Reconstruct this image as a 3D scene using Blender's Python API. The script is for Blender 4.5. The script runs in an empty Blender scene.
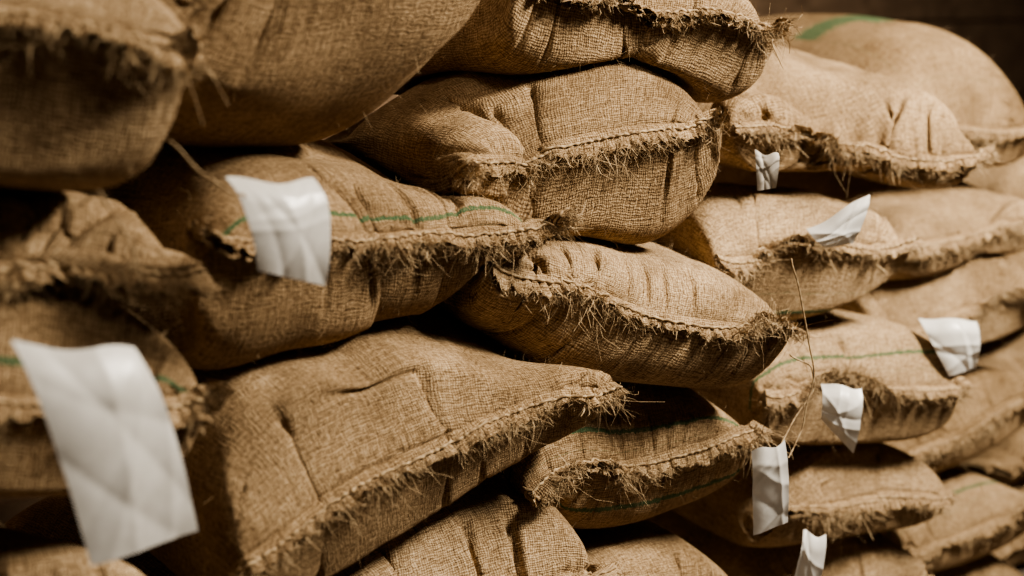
import bpy, math, time
import numpy as np
from mathutils import Vector
F=np.float32
# ------------------------------------------------------------------ materials
def nt(name):
    m=bpy.data.materials.new(name); m.use_nodes=True
    t=m.node_tree; b=t.nodes['Principled BSDF']
    return m,t,b
def N(t,typ,**kw):
    n=t.nodes.new(typ)
    return n
def math_(t,op,a,b=None,c=None):
    n=t.nodes.new('ShaderNodeMath'); n.operation=op
    for i,x in enumerate((a,b,c)):
        if x is None: continue
        if isinstance(x,(int,float)): n.inputs[i].default_value=x
        else: t.links.new(x,n.inputs[i])
    return n.outputs[0]
def mixc(t,f,a,b,mode='MIX'):
    n=t.nodes.new('ShaderNodeMix'); n.data_type='RGBA'; n.blend_type=mode
    for i,x in ((0,f),(6,a),(7,b)):
        if isinstance(x,(int,float)): n.inputs[i].default_value=x
        elif isinstance(x,tuple): n.inputs[i].default_value=x
        else: t.links.new(x,n.inputs[i])
    return n.outputs[2]
def burlap():
    m,t,b=nt('burlap_weave')
    uv=N(t,'ShaderNodeUVMap'); uv.uv_map='UVMap'
    sp=N(t,'ShaderNodeSeparateXYZ'); t.links.new(uv.outputs[0],sp.inputs[0])
    U,V=sp.outputs[0],sp.outputs[1]
    wob=N(t,'ShaderNodeTexNoise'); wob.inputs['Scale'].default_value=35; wob.inputs['Detail'].default_value=3
    t.links.new(uv.outputs[0],wob.inputs['Vector'])
    ws=N(t,'ShaderNodeSeparateColor'); t.links.new(wob.outputs['Color'],ws.inputs[0])
    U2=math_(t,'ADD',U,math_(t,'MULTIPLY',ws.outputs[0],.014))
    V2=math_(t,'ADD',V,math_(t,'MULTIPLY',ws.outputs[1],.014))
    p=.0039
    su=math_(t,'SINE',math_(t,'MULTIPLY',U2,math.pi/p)); sv=math_(t,'SINE',math_(t,'MULTIPLY',V2,math.pi/p))
    par=math_(t,'MULTIPLY_ADD',math_(t,'MULTIPLY',su,sv),.5,.5)
    hu=math_(t,'MULTIPLY',math_(t,'ABSOLUTE',su),par)
    hv=math_(t,'MULTIPLY',math_(t,'ABSOLUTE',sv),math_(t,'SUBTRACT',1.0,par))
    h=math_(t,'MAXIMUM',hu,hv)
    def streak(sx,sy,det=2):
        mp=N(t,'ShaderNodeMapping'); mp.inputs['Scale'].default_value=(sx,sy,1)
        t.links.new(uv.outputs[0],mp.inputs['Vector'])
        n=N(t,'ShaderNodeTexNoise'); n.inputs['Scale'].default_value=1; n.inputs['Detail'].default_value=det
        t.links.new(mp.outputs[0],n.inputs['Vector']); return n.outputs['Fac']
    s1=streak(26,300); s2=streak(300,26); s3=streak(190,190,3); s4=streak(6,6,4)
    st=math_(t,'ADD',s1,s2)
    st=math_(t,'MULTIPLY_ADD',math_(t,'SUBTRACT',st,1.0),1.5,.5)
    val=math_(t,'ADD',math_(t,'MULTIPLY',h,.58),math_(t,'MULTIPLY',st,.42))
    val=math_(t,'ADD',math_(t,'ADD',val,.08),math_(t,'MULTIPLY',math_(t,'SUBTRACT',s3,.5),1.0))
    cr=N(t,'ShaderNodeValToRGB'); t.links.new(val,cr.inputs[0])
    e=cr.color_ramp.elements; e[0].position=.15; e[0].color=(.088,.054,.028,1); e[1].position=1.0; e[1].color=(.67,.525,.345,1)
    k=e.new(.52); k.color=(.302,.209,.119,1)
    big=N(t,'ShaderNodeValToRGB'); t.links.new(s4,big.inputs[0])
    big.color_ramp.elements[0].position=.32; big.color_ramp.elements[0].color=(.60,.56,.51,1)
    big.color_ramp.elements[1].position=.66; big.color_ramp.elements[1].color=(1.1,1.08,1.05,1)
    col=mixc(t,1.0,cr.outputs[0],big.outputs[0],'MULTIPLY')
    oi=N(t,'ShaderNodeObjectInfo')
    cr2=N(t,'ShaderNodeValToRGB'); t.links.new(oi.outputs['Random'],cr2.inputs[0])
    cr2.color_ramp.elements[0].color=(.82,.79,.75,1); cr2.color_ramp.elements[1].color=(1.08,1.08,1.08,1)
    col=mixc(t,1.0,col,cr2.outputs[0],'MULTIPLY')
    at=N(t,'ShaderNodeAttribute'); at.attribute_name='stripe'
    d=math_(t,'ABSOLUTE',at.outputs['Fac'])
    mk=math_(t,'LESS_THAN',math_(t,'ADD',d,math_(t,'MULTIPLY',math_(t,'SUBTRACT',s3,.5),2.2)),1.0)
    mk=math_(t,'MULTIPLY',mk,math_(t,'MULTIPLY_ADD',h,.5,.45))
    col=mixc(t,mk,col,(.030,.115,.055,1))
    t.links.new(col,b.inputs['Base Color'])
    b.inputs['Roughness'].default_value=.92; b.inputs['Specular IOR Level'].default_value=.12
    bp=N(t,'ShaderNodeBump'); bp.inputs['Strength'].default_value=.85; bp.inputs['Distance'].default_value=.0022
    t.links.new(val,bp.inputs['Height']); t.links.new(bp.outputs[0],b.inputs['Normal'])
    return m
def jute():
    m,t,b=nt('jute_thread')
    tc=N(t,'ShaderNodeTexCoord'); n=N(t,'ShaderNodeTexNoise'); n.inputs['Scale'].default_value=90
    t.links.new(tc.outputs['Object'],n.inputs['Vector'])
    cr=N(t,'ShaderNodeValToRGB'); t.links.new(n.outputs['Fac'],cr.inputs[0])
    cr.color_ramp.elements[0].position=.3; cr.color_ramp.elements[0].color=(.21,.138,.075,1)
    cr.color_ramp.elements[1].position=.7; cr.color_ramp.elements[1].color=(.56,.425,.26,1)
    t.links.new(cr.outputs[0],b.inputs['Base Color']); b.inputs['Roughness'].default_value=.85
    b.inputs['Specular IOR Level'].default_value=.2
    return m
def simple(name,c1,c2,scale,rough=.8,bump=.3,dist=.003):
    m,t,b=nt(name)
    tc=N(t,'ShaderNodeTexCoord'); n=N(t,'ShaderNodeTexNoise'); n.inputs['Scale'].default_value=scale; n.inputs['Detail'].default_value=6
    t.links.new(tc.outputs['Object'],n.inputs['Vector'])
    cr=N(t,'ShaderNodeValToRGB'); t.links.new(n.outputs['Fac'],cr.inputs[0])
    cr.color_ramp.elements[0].position=.3; cr.color_ramp.elements[0].color=c1+(1,)
    cr.color_ramp.elements[1].position=.7; cr.color_ramp.elements[1].color=c2+(1,)
    t.links.new(cr.outputs[0],b.inputs['Base Color']); b.inputs['Roughness'].default_value=rough
    bp=N(t,'ShaderNodeBump'); bp.inputs['Strength'].default_value=bump; bp.inputs['Distance'].default_value=dist
    t.links.new(n.outputs['Fac'],bp.inputs['Height']); t.links.new(bp.outputs[0],b.inputs['Normal'])
    return m
MB=burlap(); MJ=jute()
MP=simple('tag_paper',(.62,.60,.56),(.78,.765,.73),24,.36,.3,.003)
MG=simple('worn_tag_paper',(.30,.27,.23),(.46,.42,.36),30,.6,.35,.003)
MC=simple('concrete',(.10,.075,.055),(.17,.135,.10),5)
MW=simple('dark_timber',(.16,.10,.058),(.29,.19,.115),7)

# ------------------------------------------------------------------ cloth solver for one sack
class Noise:
    def __init__(s,rng,f0,f1,k=7):
        a=rng.uniform(0,2*math.pi,k); f=rng.uniform(f0,f1,k)
        s.kx=np.cos(a)*f; s.ky=np.sin(a)*f; s.ph=rng.uniform(0,6.28,k); s.k=k
    def __call__(s,x,y):
        o=0
        for i in range(s.k): o=o+np.sin(x*s.kx[i]+y*s.ky[i]+s.ph[i])
        return o/math.sqrt(s.k/2)/2
def pr(P,a,b,rest,k):
    A=P[a];B=P[b]; d=B-A; l=np.sqrt((d*d).sum(-1))+1e-9
    c=(k*.5*(l-rest)/l)[...,None]*d
    P[a]=A+c; P[b]=B-c
HX0,HY0,HC=-1.4,-.6,.01
HF=np.zeros((640,220),F)
def hf_idx(w):
    i=np.clip(((w[...,0]-HX0)/HC).astype(int),1,638); j=np.clip(((w[...,1]-HY0)/HC).astype(int),1,218); return i,j
S_=slice
def sim(PL,PR,H,off,pitch,ratio,L,seed,nu,nv,steps,droop,puck,press,gath,ear,bunch,wav,nar,arc,pen):
    rng=np.random.default_rng(seed)
    PL=np.array(PL,float);PR=np.array(PR,float)
    C=np.linalg.norm(PR-PL); W=C*ratio
    X=(PR-PL)/C; Y=np.cross([0,0,1.],X); Y/=np.linalg.norm(Y)
    Z=np.cross(X,Y)
    cp,sp_=math.cos(pitch),math.sin(pitch)
    Y,Z=Y*cp+Z*sp_, Z*cp-Y*sp_
    R=np.stack([X,Y,Z],1).astype(F); O=((PL+PR)/2).astype(F)
    u=np.linspace(0,W,nu); s=np.linspace(0,1,nv); v=L*(.5*s+.5*s**2.5)
    du=W/(nu-1)
    dv=np.diff(v)
    e=np.clip(-off/H,-.5,.5)
    vm=(v[:-1]+v[1:])/2
    fr=np.exp(-(vm/.12)**2)
    DV=np.stack([dv*(1-e*.9*fr),dv*(1+e*.9*fr)])[:,None,:].astype(F)
    uu=(u/W*2-1)[:,None]; vv=(v/L*2-1)[None,:]
    prof=np.sqrt(np.clip((1-np.abs(uu)**2.6)*(1-np.abs(vv)**3.2),0,1))
    x=(uu*C/2*(1-.06*prof))+0*vv; y=(v[None,:]*.93+.0)+0*uu
    zo=off*(1-np.exp(-v/.1))[None,:]
    nz=Noise(rng,25,70); nz2=Noise(rng,6,14); nz3=Noise(rng,6,14); nzf=Noise(rng,35,95,8)
    pk=[Noise(rng,12,45,12) for _ in range(4)]
    um=((u[:-1]+u[1:])/2)[:,None]; uf=u[:,None]
    RU=np.stack([du*(1+puck+puck*1.2*pk[l](um,v[None,:]))*(1+gath*np.exp(-((v[None,:]-.05)/.07)**2)) for l in (0,1)]).astype(F)
    RU[:,:,0]=du*(1+.02)
    RV=np.stack([DV[l]*(1+puck*.6+puck*1.2*pk[2+l](uf,vm[None,:])) for l in (0,1)]).astype(F)
    for (l,bu,bv,br,ba) in bunch:
        RU[l]*=1+ba*np.exp(-((um-bu*W)/br)**2-((v[None,:]-bv)/br)**2); RV[l]*=1+ba*np.exp(-((uf-bu*W)/br)**2-((vm[None,:]-bv)/br)**2)
    P=np.zeros((2,nu,nv,3),F)
    P[...,0]=x; P[...,1]=y
    P[0,...,2]=zo+prof*H*.40; P[1,...,2]=zo-prof*H*.40
    fe=(np.exp(-(v/.12)**2)[None,:]*(1-np.exp(-v/.02))[None,:])
    P[0,...,2]+=.009*nz(x,y)+.006*nzf(x,y*.5)*fe; P[1,...,2]+=.009*nz(x+3,y)-.006*nzf(x+5,y*.5)*fe
    for (l,bu,bv,br,ba) in bunch:
        P[l,...,2]+=(1 if l==0 else -1)*.04*ba*np.exp(-((uf-bu*W)/br)**2-((v[None,:]-bv)/br)**2)
    P+=rng.normal(0,.0012,P.shape)
    nk=5; lk=.0093
    Lp=np.zeros((nu,nk,3),F); ln0=Noise(rng,25,70)
    for k in range(nk):
        Lp[:,k,0]=x[:,0]; Lp[:,k,1]=-lk*k; Lp[:,k,2]=.012*ln0(u,0*u)*k/3
    q=P.copy(); ql=Lp.copy()
    pm=np.clip(.85+.8*nz2(x,y),.05,2)[None,...,None].astype(F)
    au=np.abs(uu)
    env=(1-.80*np.exp(-(v/.075)**1.3))[None,:]*(1-ear*au**4*np.exp(-v/.14)[None,:])
    HT=(H/2*(1+.18*nz2(x,y)+.08*nz(x,y))*env).astype(F); HBt=(H/2*(1+.14*nz3(x,y))*env).astype(F)
    for (l,bu,bv,br,ba) in bunch:
        bb=(.05*ba*np.exp(-((uf-bu*W)/br)**2-((v[None,:]-bv)/br)**2)).astype(F)
        if l==0: HT=HT+bb
        else: HBt=HBt+bb
    offv=(off*(1-np.exp(-v/.06)))[None,:].astype(F)
    xl=(C/2*(1.02-nar*(1-np.exp(-(v/.09)**2))))[None,None,:].astype(F)
    nw=Noise(rng,7,22,5); nw2=Noise(rng,7,20,5); U1=uu[:,0]
    zt=(wav*nw(u,0*u)*(1-U1**4)+arc*(1-U1**2)).astype(F)
    yt=(.035*(1-U1**2)+wav*.8*nw2(u,0*u)*(1-U1**6)).astype(F)
    dr=(droop*(1.2+1.6*Noise(rng,8,25)(u,0*u))).astype(F)[:,None,None]
    dg=np.sqrt(RU[:,:,:-1]**2+RV[:,:-1]**2)
    LR=(du*(1.02+.07*np.arange(nk)))[None,:].astype(F)
    c0=np.array([-C/2,0,0],F); c1=np.array([C/2,0,0],F)
    gw=(R.T@np.array([0,0,-1],F)).astype(F)
    for st in range(steps):
        vel=(P-q)*.90; q=P.copy()
        gu=np.empty_like(P); gu[:,1:-1]=P[:,2:]-P[:,:-2]; gu[:,0]=P[:,1]-P[:,0]; gu[:,-1]=P[:,-1]-P[:,-2]
        gv=np.empty_like(P); gv[:,:,1:-1]=P[:,:,2:]-P[:,:,:-2]; gv[:,:,0]=P[:,:,1]-P[:,:,0]; gv[:,:,-1]=P[:,:,-1]-P[:,:,-2]
        n=np.cross(gu,gv); n/=np.sqrt((n*n).sum(-1,keepdims=True))+1e-9
        n[1]*=-1
        P=P+vel+n*pm*press+gw*.00012
        vl=(Lp-ql)*.88; ql=Lp.copy(); Lp=Lp+vl+gw*dr
        Lp[:,:,1]-=.00006
        for it in range(3):
            for a in (0,1):
                pr(P,(S_(None),S_(a,nu-1,2)),(S_(None),S_(a+1,nu,2)),RU[:,a::2],1.0)
                pr(P,(S_(None),S_(None),S_(a,nv-1,2)),(S_(None),S_(None),S_(a+1,nv,2)),RV[:,:,a::2],1.0)
            if it==0:
              for a in (0,1):
                pr(P,(S_(None),S_(a,nu-1,2),S_(0,nv-1)),(S_(None),S_(a+1,nu,2),S_(1,nv)),dg[:,a::2],.35)
                pr(P,(S_(None),S_(a,nu-1,2),S_(1,nv)),(S_(None),S_(a+1,nu,2),S_(0,nv-1)),dg[:,a::2],.35)
            for sl in ((S_(None),0),(S_(None),nu-1)):
                m=P[sl].mean(0); P[sl]=m
            for j in (0,nv-1):
                m=P[:,:,j].mean(0); P[:,:,j]=m
            Lp[:,0]=P[0,:,0]
            for a in (0,1):
                pr(Lp,(S_(a,nu-1,2),),(S_(a+1,nu,2),),LR,.8)
            for k in range(nk-1):
                pr(Lp,(S_(None),k),(S_(None),k+1),lk,1.0)
            pr(Lp,(S_(None),S_(0,nk-2)),(S_(None),S_(2,nk)),2*lk,.3)
            sm=P[0,:,0]*.7+Lp[:,0]*.3
            sm[:,2]+=(zt-sm[:,2])*.05; sm[:,1]+=(yt-sm[:,1])*.05
            P[0,:,0]=sm;P[1,:,0]=sm; Lp[:,0]=sm
            P[:,0,0]+= (c0-P[:,0,0])*.25; P[:,-1,0]+=(c1-P[:,-1,0])*.25
        b=.06 if st<steps*.85 else .035
        P[:,1:-1]+=b*(.5*(P[:,2:]+P[:,:-2])-P[:,1:-1])
        P[:,:,1:-1]+=b*.7*(.5*(P[:,:,2:]+P[:,:,:-2])-P[:,:,1:-1])
        Lp[1:-1]+=.05*(.5*(Lp[2:]+Lp[:-2])-Lp[1:-1])
        zc=P[...,2]; hi=offv+HT; lo=offv-HBt
        zc-=np.maximum(zc-hi,0)*.5; zc+=np.maximum(lo-zc,0)*.5
        xc=P[...,0]; xc-=np.maximum(xc-xl,0)*.3; xc+=np.maximum(-xl-xc,0)*.3
        yc=P[...,1]; lim0=np.clip((P[0,...,2]-P[0,:,:1,2])*.55,0,.2)+P[0,:,:1,1]-.004; lim1=np.clip(-(P[1,...,2]-P[1,:,:1,2])*.12,-.01,.2)+P[0,:,:1,1]-.01
        yc[0]+=np.maximum(lim0-yc[0],0)*.4; yc[1]+=np.maximum(lim1-yc[1],0)*.4
        if st%2==0:
            w=P@R.T+O; i,j=hf_idx(w); d=HF[i,j]+.003-w[...,2]
            d=np.where((d>0)&(d<pen),d,0)*.6
            P+=d[...,None]*(-gw)
            fl=np.maximum(.004-w[...,2],0); P+=fl[...,None]*(-gw)
            w=Lp@R.T+O; i,j=hf_idx(w); d=HF[i,j]+.004-w[...,2]
            d=np.where((d>0)&(d<.05),d,0)*.5; Lp+=d[...,None]*(-gw)
    return P,Lp,R,O,u,v,W,lk
def up(A,ax):
    A=np.moveaxis(A,ax,0); n=A.shape[0]
    o=np.empty((2*n-1,)+A.shape[1:],A.dtype); o[::2]=A
    pad=np.concatenate([2*A[:1]-A[1:2],A,2*A[-1:]-A[-2:-1]])
    o[1::2]=(-pad[:-3]+9*pad[1:-2]+9*pad[2:-1]-pad[3:])/16
    return np.moveaxis(o,0,ax)
def gridfaces(n,m,base,flip=False):
    i=np.arange(n-1)[:,None];j=np.arange(m-1)[None,:]
    a=base+i*m+j; f=np.stack([a,a+1,a+m+1,a+m],-1).reshape(-1,4)
    return f[:,::-1] if flip else f
def ribbons(root,dirs,side,length,width,rng,segs=3,curl=.5):
    n=len(root); t=np.linspace(0,1,segs+1)
    c1=rng.normal(0,curl,(n,3)); c2=rng.normal(0,curl,(n,3))
    vs=[]
    for k,tt in enumerate(t):
        p=root+length[:,None]*(dirs*tt+c1*tt**2+c2*.4*math.sin(tt*3.1))
        w=width[:,None]*(1-.6*tt)*.5
        vs+= [p-side*w,p+side*w]
    V=np.stack(vs,1)
    b=(np.arange(n)*2*(segs+1))[:,None]
    fs=[np.stack([b[:,0]+2*k,b[:,0]+2*k+1,b[:,0]+2*k+3,b[:,0]+2*k+2],1) for k in range(segs)]
    return V.reshape(-1,3),np.concatenate(fs)
def tube(path,rad,ns=5):
    n=len(path); T=np.gradient(path,axis=0); T/=np.linalg.norm(T,axis=1,keepdims=True)+1e-9
    A=np.cross(T,np.array([0.1,.2,1.])); A/=np.linalg.norm(A,axis=1,keepdims=True)+1e-9
    B=np.cross(T,A); r=np.broadcast_to(rad,(n,))[:,None]
    V=np.stack([path+r*(math.cos(a)*A+math.sin(a)*B) for a in np.arange(ns)*2*math.pi/ns],1)
    f=[]
    for k in range(ns):
        k2=(k+1)%ns; i=np.arange(n-1)*ns
        f.append(np.stack([i+k,i+k2,i+ns+k2,i+ns+k],1))
    return V.reshape(-1,3),np.concatenate(f)
def mkmesh(name,parts,loc=None):
    V=np.concatenate([p[0] for p in parts]).astype(F); off=0; fs=[];mi=[];uvs=[];sts=[]
    for p in parts:
        fs.append(p[1]+off); off+=len(p[0]); mi.append(np.full(len(p[1]),p[2],np.int32))
        uvs.append(p[3] if p[3] is not None else np.zeros((len(p[0]),2))); sts.append(p[4] if p[4] is not None else np.full(len(p[0]),9.))
    Fc=np.concatenate(fs).astype(np.int32); mi=np.concatenate(mi); uv=np.concatenate(uvs).astype(F); st=np.concatenate(sts).astype(F)
    c=V.mean(0) if loc is None else np.array(loc,F)
    me=bpy.data.meshes.new(name); me.vertices.add(len(V)); me.vertices.foreach_set('co',(V-c).ravel())
    me.loops.add(Fc.size); me.loops.foreach_set('vertex_index',Fc.ravel())
    me.polygons.add(len(Fc)); me.polygons.foreach_set('loop_start',(np.arange(len(Fc))*4).astype(np.int32))
    me.polygons.foreach_set('material_index',mi); me.polygons.foreach_set('use_smooth',np.ones(len(Fc),bool))
    l=me.uv_layers.new(name='UVMap'); l.data.foreach_set('uv',uv[Fc.ravel()].ravel())
    a=me.attributes.new('stripe','FLOAT','POINT'); a.data.foreach_set('value',st)
    me.update(calc_edges=True)
    o=bpy.data.objects.new(name,me); o.location=c.tolist(); bpy.context.collection.objects.link(o); return o
def sack(PL,PR,H=.27,off=-.03,pitch=.06,ratio=1.09,L=.92,seed=1,vis=2,stripes=(),droop=.00008,puck=.06,press=.00038,gath=.17,ear=.75,bunch=(),wav=.017,nar=.06,arc=-.018,pen=.10):
    nu,nv,steps=((84,58,190),(60,42,110),(40,30,70))[2-vis]
    P,Lp,R,O,u,v,W,lk=sim(PL,PR,H,off,pitch,ratio,L,seed,nu,nv,steps,droop,puck,press,gath,ear,bunch,wav,nar,arc,pen)
    rng=np.random.default_rng(seed+99)
    Pw=(P@R.T+O).astype(float); Lw=(Lp@R.T+O).astype(float)
    if vis>=1:
        Pw=up(up(Pw,1),2); Lw=up(up(Lw,0),1); u=up(u,0); v=up(v,0)
    i,j=hf_idx(Pw)
    for a in (-1,0,1):
        for b in (-1,0,1): np.maximum.at(HF,(i+a,j+b),Pw[...,2].astype(F))
    nU,nV=len(u),len(v)
    uo=seed*1.37
    parts=[]
    UU,VV=np.meshgrid(u,v,indexing='ij')
    for l in (0,1):
        st=np.full(UU.shape,9.)
        for s in stripes:
            if s[0]==l:
                q=(VV-s[1]-.006*np.sin(UU*9+seed))/s[2]
                if len(s)>3: q=np.where((UU/W>s[3])&(UU/W<s[4]),q,9)
                st=np.where(np.abs(q)<np.abs(st),q,st)
        uv=np.stack([UU+uo,VV+3*l],-1).reshape(-1,2)
        parts.append((Pw[l].reshape(-1,3),gridfaces(nU,nV,0,flip=(l==0)),0,uv,st.ravel()))
    K=Lw.shape[1]
    out=Lw[:,-1]-Lw[:,-2]; out/=np.linalg.norm(out,axis=1,keepdims=True)+1e-9
    gu=np.gradient(Lw,axis=0); gk=np.gradient(Lw,axis=1); ln=np.cross(gu,gk); ln/=np.linalg.norm(ln,axis=2,keepdims=True)+1e-9
    rag=Noise(rng,60,400,10)(u,0*u)*.007+Noise(rng,10,30,5)(u,0*u)*.007+rng.normal(0,.0018,nU)-.004
    Lr=Lw.copy(); kk=np.linspace(0,1,K)
    Lr+= (rag[:,None]*kk[None,:]**3)[...,None]*out[:,None]
    th=.0026+.0020*kk[None,:,None]
    UL,KL=np.meshgrid(u,-np.linspace(0,lk*4,K),indexing='ij')
    uvl=np.stack([UL+uo,KL+7],-1).reshape(-1,2)
    A=Lr+ln*th+ln*(rng.normal(0,.0009,Lr.shape[:2])[...,None]); B=Lr-ln*th
    A[:,0]=Lw[:,0];B[:,0]=Lw[:,0]
    sep=(.009*Noise(rng,20,60)(u,0*u))[:,None,None]*kk[None,:,None]
    B=B-ln*np.abs(sep)
    parts.append((A.reshape(-1,3),gridfaces(nU,K,0),0,uvl,None)); parts.append((B.reshape(-1,3),gridfaces(nU,K,0,True),0,uvl+.5,None))
    if vis>=1:
        ki=max(1,K//3)
        for sgn,E in ((1,A),(-1,B)):
            path=E[:,ki].copy(); path=up(path,0); uu_=np.linspace(0,W,len(path))
            nn=up(ln[:,ki].copy(),0); pth=path+sgn*nn*.0018+ .001*np.sin(uu_*2*math.pi/.013)[:,None]*nn
            rad=.0013+.0017*np.abs(np.sin(uu_*math.pi/.012))
            tv,tf=tube(pth,rad,5); parts.append((tv,tf,1,None,None))
        nf=3000 if vis==2 else 900
        ix=rng.integers(1,nU-1,nf); edge=np.where(rng.random(nf)<.5,1,0)
        root=np.where(edge[:,None]==1,A[ix,-1],B[ix,-1])-out[ix]*rng.uniform(0,.010,nf)[:,None]
        gu1=gu[ix,-1]/(np.linalg.norm(gu[ix,-1],axis=1,keepdims=True)+1e-9)
        root=root+gu1*rng.normal(0,.003,nf)[:,None]
        dirs=out[ix]*.7+np.array([0,0,-.1])+ln[ix,-1]*rng.normal(0,.65,nf)[:,None]+gu1*rng.normal(0,.65,nf)[:,None]
        side=gu1*.8+rng.normal(0,.4,(nf,3))
        ln_=rng.gamma(3.,.0024,nf)*np.clip(1+1.1*Noise(rng,15,60)(ix*W/nU,0*ix),.2,2.4)
        rv,rf=ribbons(root,dirs,side,ln_,rng.uniform(.0006,.0018,nf),rng,3,.9); parts.append((rv,rf,1,None,None))
        nh=3600 if vis==2 else 1000
        la=rng.integers(0,2,nh); ix=rng.integers(1,nU-1,nh); jx=rng.integers(1,int(nV*.6),nh)
        root=Pw[la,ix,jx]
        g1=Pw[la,ix+1,jx]-Pw[la,ix-1,jx]; g2=Pw[la,ix,jx+1]-Pw[la,ix,jx-1]
        n=np.cross(g1,g2)*np.where(la==0,1,-1)[:,None]; n/=np.linalg.norm(n,axis=1,keepdims=True)+1e-9
        g1/=np.linalg.norm(g1,axis=1,keepdims=True)+1e-9; root=root+g1*rng.uniform(-.003,.003,nh)[:,None]
        dirs=n*rng.uniform(.2,.9,nh)[:,None]+rng.normal(0,.6,(nh,3))
        rv,rf=ribbons(root,dirs,np.cross(n,dirs)+.1*g1,rng.gamma(3,.0022,nh),rng.uniform(.0003,.0006,nh),rng,2,.4); parts.append((rv,rf,1,None,None))
    o=mkmesh('burlap_sack',parts); o.data.materials.append(MB); o.data.materials.append(MJ)
    return o
g=.0040
# world coordinates of the two mouth corners of every sack; (x along the stack, y into the stack, z up)
SK=[
# column nearest the camera (left)
dict(PL=(.40,.0,.15),PR=(1.0,-.03,.14),vis=0),dict(PL=(.42,.0,.42),PR=(1.0,-.03,.41),vis=0),
dict(PL=(.38,.0,.70),PR=(.98,-.04,.68),vis=0),
dict(PL=(.38,.0,.98),PR=(.92,-.04,.93),vis=1,H=.26),
dict(PL=(.40,-.02,1.29),PR=(.985,-.06,1.175),H=.25,off=-.04,vis=2,stripes=((0,.03,g),),wav=.018),
dict(PL=(.46,.0,1.40),PR=(1.0,-.03,1.31),H=.12,off=.0,vis=2,ratio=1.12,ear=.85,wav=.018),
dict(PL=(.34,-.06,1.69),PR=(.95,-.10,1.59),H=.26,off=-.09,vis=2,ratio=1.1,puck=.04,gath=.12),
# second column
dict(PL=(1.02,0,.15),PR=(1.68,-.02,.14),vis=0),dict(PL=(1.02,0,.42),PR=(1.68,-.02,.40),vis=0),
dict(PL=(1.08,0,.72),PR=(1.78,-.05,.70),vis=1,H=.26,off=-.02),
dict(PL=(1.06,-.02,.915),PR=(1.76,-.07,1.020),H=.27,off=.012,vis=2,pitch=.20,ratio=1.1,arc=.035,nar=.02,puck=.05,gath=.12,seed=501),
dict(PL=(1.02,.02,1.345),PR=(1.68,-.03,1.30),H=.31,off=-.09,vis=2,ratio=1.12,stripes=((0,.035,g),),ear=.92,nar=.2,wav=.02,pen=.05,seed=77),
dict(PL=(.82,-.04,1.69),PR=(1.52,-.05,1.73),H=.37,off=-.18,vis=2,puck=.035,gath=.10,nar=.0,pen=.06),
# third column
dict(PL=(1.64,.03,.12),PR=(2.2,-.08,.12),vis=0,H=.22),dict(PL=(1.64,.03,.34),PR=(2.2,-.08,.34),vis=0,H=.22),
dict(PL=(1.57,.03,.56),PR=(2.14,-.12,.53),vis=1,H=.24),
dict(PL=(1.68,.04,.84),PR=(2.17,-.08,.87),H=.29,off=-.04,vis=2,pitch=.12,stripes=((0,.055,g),(1,.08,g)),ratio=1.12,wav=.02),
dict(PL=(1.57,.02,1.235),PR=(2.17,-.16,1.06),H=.26,off=-.06,vis=2,pitch=.02,gath=.22,bunch=((0,.15,.05,.05,.4),),wav=.02),
dict(PL=(1.53,.04,1.39),PR=(2.06,-.06,1.45),H=.34,off=-.12,vis=2,ratio=1.28,puck=.07,bunch=((0,.30,.05,.045,1.1),(1,.36,.05,.045,1.0),(1,.2,.10,.05,.8)),nar=.0,wav=.025),
dict(PL=(1.66,.04,1.67),PR=(2.20,-.08,1.59),H=.31,off=-.08,vis=2,ratio=1.14,gath=.22,wav=.02),
# fourth column
dict(PL=(2.36,.03,.15),PR=(2.88,-.12,.14),vis=0,H=.22),
dict(PL=(2.42,.03,.40),PR=(2.88,-.12,.36),vis=1,H=.24),
dict(PL=(2.41,.0,.62),PR=(2.90,-.14,.56),H=.25,off=-.02,vis=2),
dict(PL=(2.34,.0,.88),PR=(2.88,-.16,.83),H=.26,off=-.03,vis=2,stripes=((0,.07,g),),wav=.022),
dict(PL=(2.20,.03,1.16),PR=(2.74,-.10,1.15),H=.25,off=-.04,vis=2,stripes=((1,.12,g),),wav=.022,bunch=((0,.85,.05,.05,.4),)),
dict(PL=(2.24,.03,1.40),PR=(2.88,-.16,1.31),H=.22,off=.0,vis=2,pitch=.14,wav=.026,ratio=1.16,bunch=((0,.10,.04,.05,.7),(1,.14,.04,.05,.7))),
# fifth column
dict(PL=(3.08,.03,.12),PR=(3.56,-.10,.12),vis=0,H=.22),
dict(PL=(3.08,.02,.32),PR=(3.55,-.12,.36),vis=1,H=.24,stripes=((0,.1,g),)),
dict(PL=(3.00,.05,.57),PR=(3.52,-.10,.66),vis=2,H=.25),
dict(PL=(2.92,.05,.87),PR=(3.48,-.10,.92),vis=2,H=.25,off=-.01),
dict(PL=(2.96,.05,1.09),PR=(3.55,-.10,1.12),vis=2,H=.25),
dict(PL=(3.00,.08,1.36),PR=(3.52,-.05,1.325),vis=2,H=.28,off=.01,pitch=.22,stripes=((0,.47,.04,.25,.75),)),
]
for i,z in enumerate((.14,.38,.63,.88,1.12,1.36)):
    if i<5:
        SK.append(dict(PL=(3.64,.05,z),PR=(4.24,-.06,z+.02),vis=1 if i>1 else 0,H=.25))
        SK.append(dict(PL=(4.30,.03,z),PR=(4.90,-.03,z+.01),vis=0,H=.25))
    SK.append(dict(PL=(-.26,.0,z*1.1),PR=(.36,-.02,z*1.1),vis=0,H=.27))
SK.sort(key=lambda d:d['PL'][2]+d['PR'][2])
for n,d in enumerate(SK):
    d.setdefault('seed',n*7+3); sack(**d)
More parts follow.
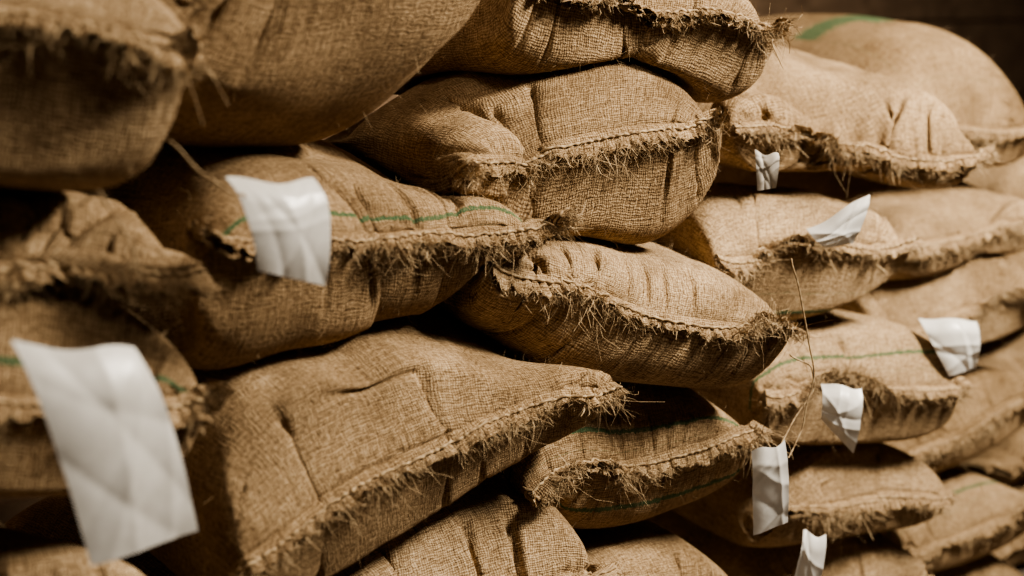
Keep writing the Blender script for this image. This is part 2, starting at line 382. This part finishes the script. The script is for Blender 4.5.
# ------------------------------------------------------------------ tags
def tag(center,yaw,corners,scale=1.0,curl=.012,seed=0,lean=0.0,name='paper_tag',mat=None,crease=.0028,topc=1.0):
    rng=np.random.default_rng(seed)
    r=np.array([math.cos(yaw),math.sin(yaw),0]); upv=np.array([0,0,1.]); n=np.cross(r,upv)
    TL,TR,BR,BL=[np.array(c,float)*scale for c in corners]
    a=33;b=49; U,V=np.meshgrid(np.linspace(0,1,a),np.linspace(0,1,b),indexing='ij')
    q=((1-U)*(1-V))[...,None]*TL+(U*(1-V))[...,None]*TR+(U*V)[...,None]*BR+((1-U)*V)[...,None]*BL
    q=q+ (.05*np.sin(V*3.1+.5)*(U-.5))[...,None]*(TR-TL)
    q[...,1]+=.0035*np.sin(U*7+seed)*(1-V)
    w=curl*np.sin(V*2.6+.3)+curl*.8*np.sin(U*3+V*1.5)+lean*V-topc*curl*np.clip(1-V*4,0,1)**2
    ang=rng.uniform(0,3.1,8)
    for k in range(8):
        c=rng.uniform(.1,.9,2); d=np.abs((U-c[0])*math.cos(ang[k])+(V-c[1])*math.sin(ang[k])*1.3)
        w=w+rng.choice([-1,1])*crease*np.exp(-d*11)
    p=np.array(center)+q[...,:1]*r+q[...,1:2]*upv+w[...,None]*n
    p2=p-n*.0004
    uv=np.stack([U,V],-1).reshape(-1,2)
    o=mkmesh(name,[(p.reshape(-1,3),gridfaces(a,b,0,True),0,uv,None),(p2.reshape(-1,3),gridfaces(a,b,0),0,uv,None)])
    o.data.materials.append(mat or MP); return o
cy=math.radians(-48.7)
def quad(cx,cz,pts): return [(x-cx,z-cz) for x,z in pts]
tag((1.07,-.11,1.34),math.radians(-8),quad(1.07,1.34,[(.997,1.412),(1.112,1.402),(1.128,1.272),(1.016,1.308)]),1,.016,1,crease=.002)
tag((.81,-.14,1.14),math.radians(-6),quad(.81,1.14,[(.708,1.275),(.835,1.250),(.903,1.030),(.760,1.035)]),1,.015,2,crease=.0022,topc=1.4)
tag((2.39,-.12,1.21),cy,[(-32,-6),(28,29),(15,-20),(-17,-24)],1/530,.012,3,crease=.003)
tag((2.86,-.14,.892),cy,[(-30,29),(26,26),(30,-23),(-2,-28)],1/459,.016,4,crease=.003)
tag((2.33,-.17,.858),cy,[(-19,33),(20,28),(16,-40),(-22,0)],1/528,.016,5,crease=.003)
tag((2.05,-.19,.795),cy,[(-18,36),(13,46),(20,-36),(-16,-46)],1/560,.010,6,crease=.003)
tag((2.245,-.16,.590),cy,[(-4,32),(18,27),(12,-32),(-17,-27)],1/528,.010,7,crease=.003)
tag((2.118,-.12,1.331),cy,[(-11,19),(12,16),(11,-17),(-9,-19)],1/572,.006,8,mat=MG,crease=.002)
# ------------------------------------------------------------------ strings
def string(name,pts,r=.0011,seed=0):
    rng=np.random.default_rng(seed); pts=np.array(pts,float)
    t=np.linspace(0,len(pts)-1,90); P=np.stack([np.interp(t,np.arange(len(pts)),pts[:,k]) for k in range(3)],1)
    for _ in range(25): P[1:-1]=.5*P[1:-1]+.25*(P[2:]+P[:-2])
    nx=Noise(rng,1,4); P[:,0]+=.0025*nx(t*2,0*t); P[:,2]+=.0015*nx(t*3+2,0*t)
    v,f=tube(P,r*(1+.2*np.sin(t*40)),6); o=mkmesh(name,[(v,f,0,None,None)]); o.data.materials.append(MJ)
string('jute_string',[(2.09,-.19,1.19),(2.10,-.20,1.15),(2.13,-.205,1.06),(2.165,-.205,.975),(2.15,-.20,.93),(2.135,-.20,.88),(2.09,-.20,.84)],.0014,1)
string('jute_string',[(2.10,-.19,1.02),(2.16,-.20,.99),(2.175,-.20,.95),(2.12,-.19,.90),(2.06,-.195,.855)],.0014,2)
string('jute_string',[(.80,-.10,1.40),(.815,-.115,1.42),(.83,-.12,1.39),(.85,-.12,1.36),(.855,-.12,1.32)],.0016,3)
string('jute_string',[(.93,-.08,1.46),(.955,-.11,1.42),(.985,-.12,1.40),(1.0,-.12,1.395)],.0016,4)
# ------------------------------------------------------------------ room
def box(name,lo,hi,mat):
    bpy.ops.mesh.primitive_cube_add(size=1,location=[(a+b)/2 for a,b in zip(lo,hi)]); o=bpy.context.object
    o.name=name; o.data.name=name; o.scale=[b-a for a,b in zip(lo,hi)]; bpy.ops.object.transform_apply(location=False,rotation=False,scale=True)
    o.data.materials.append(mat); return o
box('floor',(-3,-4,-.1),(9,2,0),MC); box('ceiling',(-3,-4,3.4),(9,2,3.5),MW)
box('wall_back',(-3,1.9,0),(9,2,3.4),MW); box('wall_front',(-3,-4,0),(9,-3.9,3.4),MC)
box('wall_left',(-3,-3.9,0),(-2.9,1.9,3.4),MC); box('wall_right',(8.9,-3.9,0),(9,1.9,3.4),MW)
for k in range(7): box('trim_%d'%(k+1),(-2.9,1.86,.3+k*.42),(8.9,1.9,.36+k*.42),MW)
# ------------------------------------------------------------------ lights
def area(name,loc,target,size,power,col):
    l=bpy.data.lights.new(name,'AREA'); l.size=size; l.energy=power; l.color=col
    o=bpy.data.objects.new(name,l); o.location=loc; d=Vector(target)-Vector(loc); o.rotation_euler=d.to_track_quat('-Z','Y').to_euler()
    bpy.context.collection.objects.link(o)
area('ceiling_lamp',(3.0,-1.42,2.85),(2.5,0,1.0),.5,155,(1,.905,.765))
area('ceiling_lamp',(.7,-1.0,3.2),(1.2,0,1.0),.5,12,(1,.88,.72))
w=bpy.data.worlds.new('world'); bpy.context.scene.world=w; w.use_nodes=True
w.node_tree.nodes['Background'].inputs[0].default_value=(.9,.73,.55,1); w.node_tree.nodes['Background'].inputs[1].default_value=.05
bpy.context.scene.view_settings.look='AgX - Medium High Contrast'
bpy.context.scene.view_settings.exposure=.2
# ------------------------------------------------------------------ camera
cam=bpy.data.cameras.new('cam'); co=bpy.data.objects.new('cam',cam); bpy.context.collection.objects.link(co)
cam.lens=50; co.location=(0,-1.4,1.6); co.rotation_euler=(math.radians(79),0,math.radians(-48.7))
cam.dof.use_dof=True; cam.dof.focus_distance=2.3; cam.dof.aperture_fstop=2.0
bpy.context.scene.camera=co
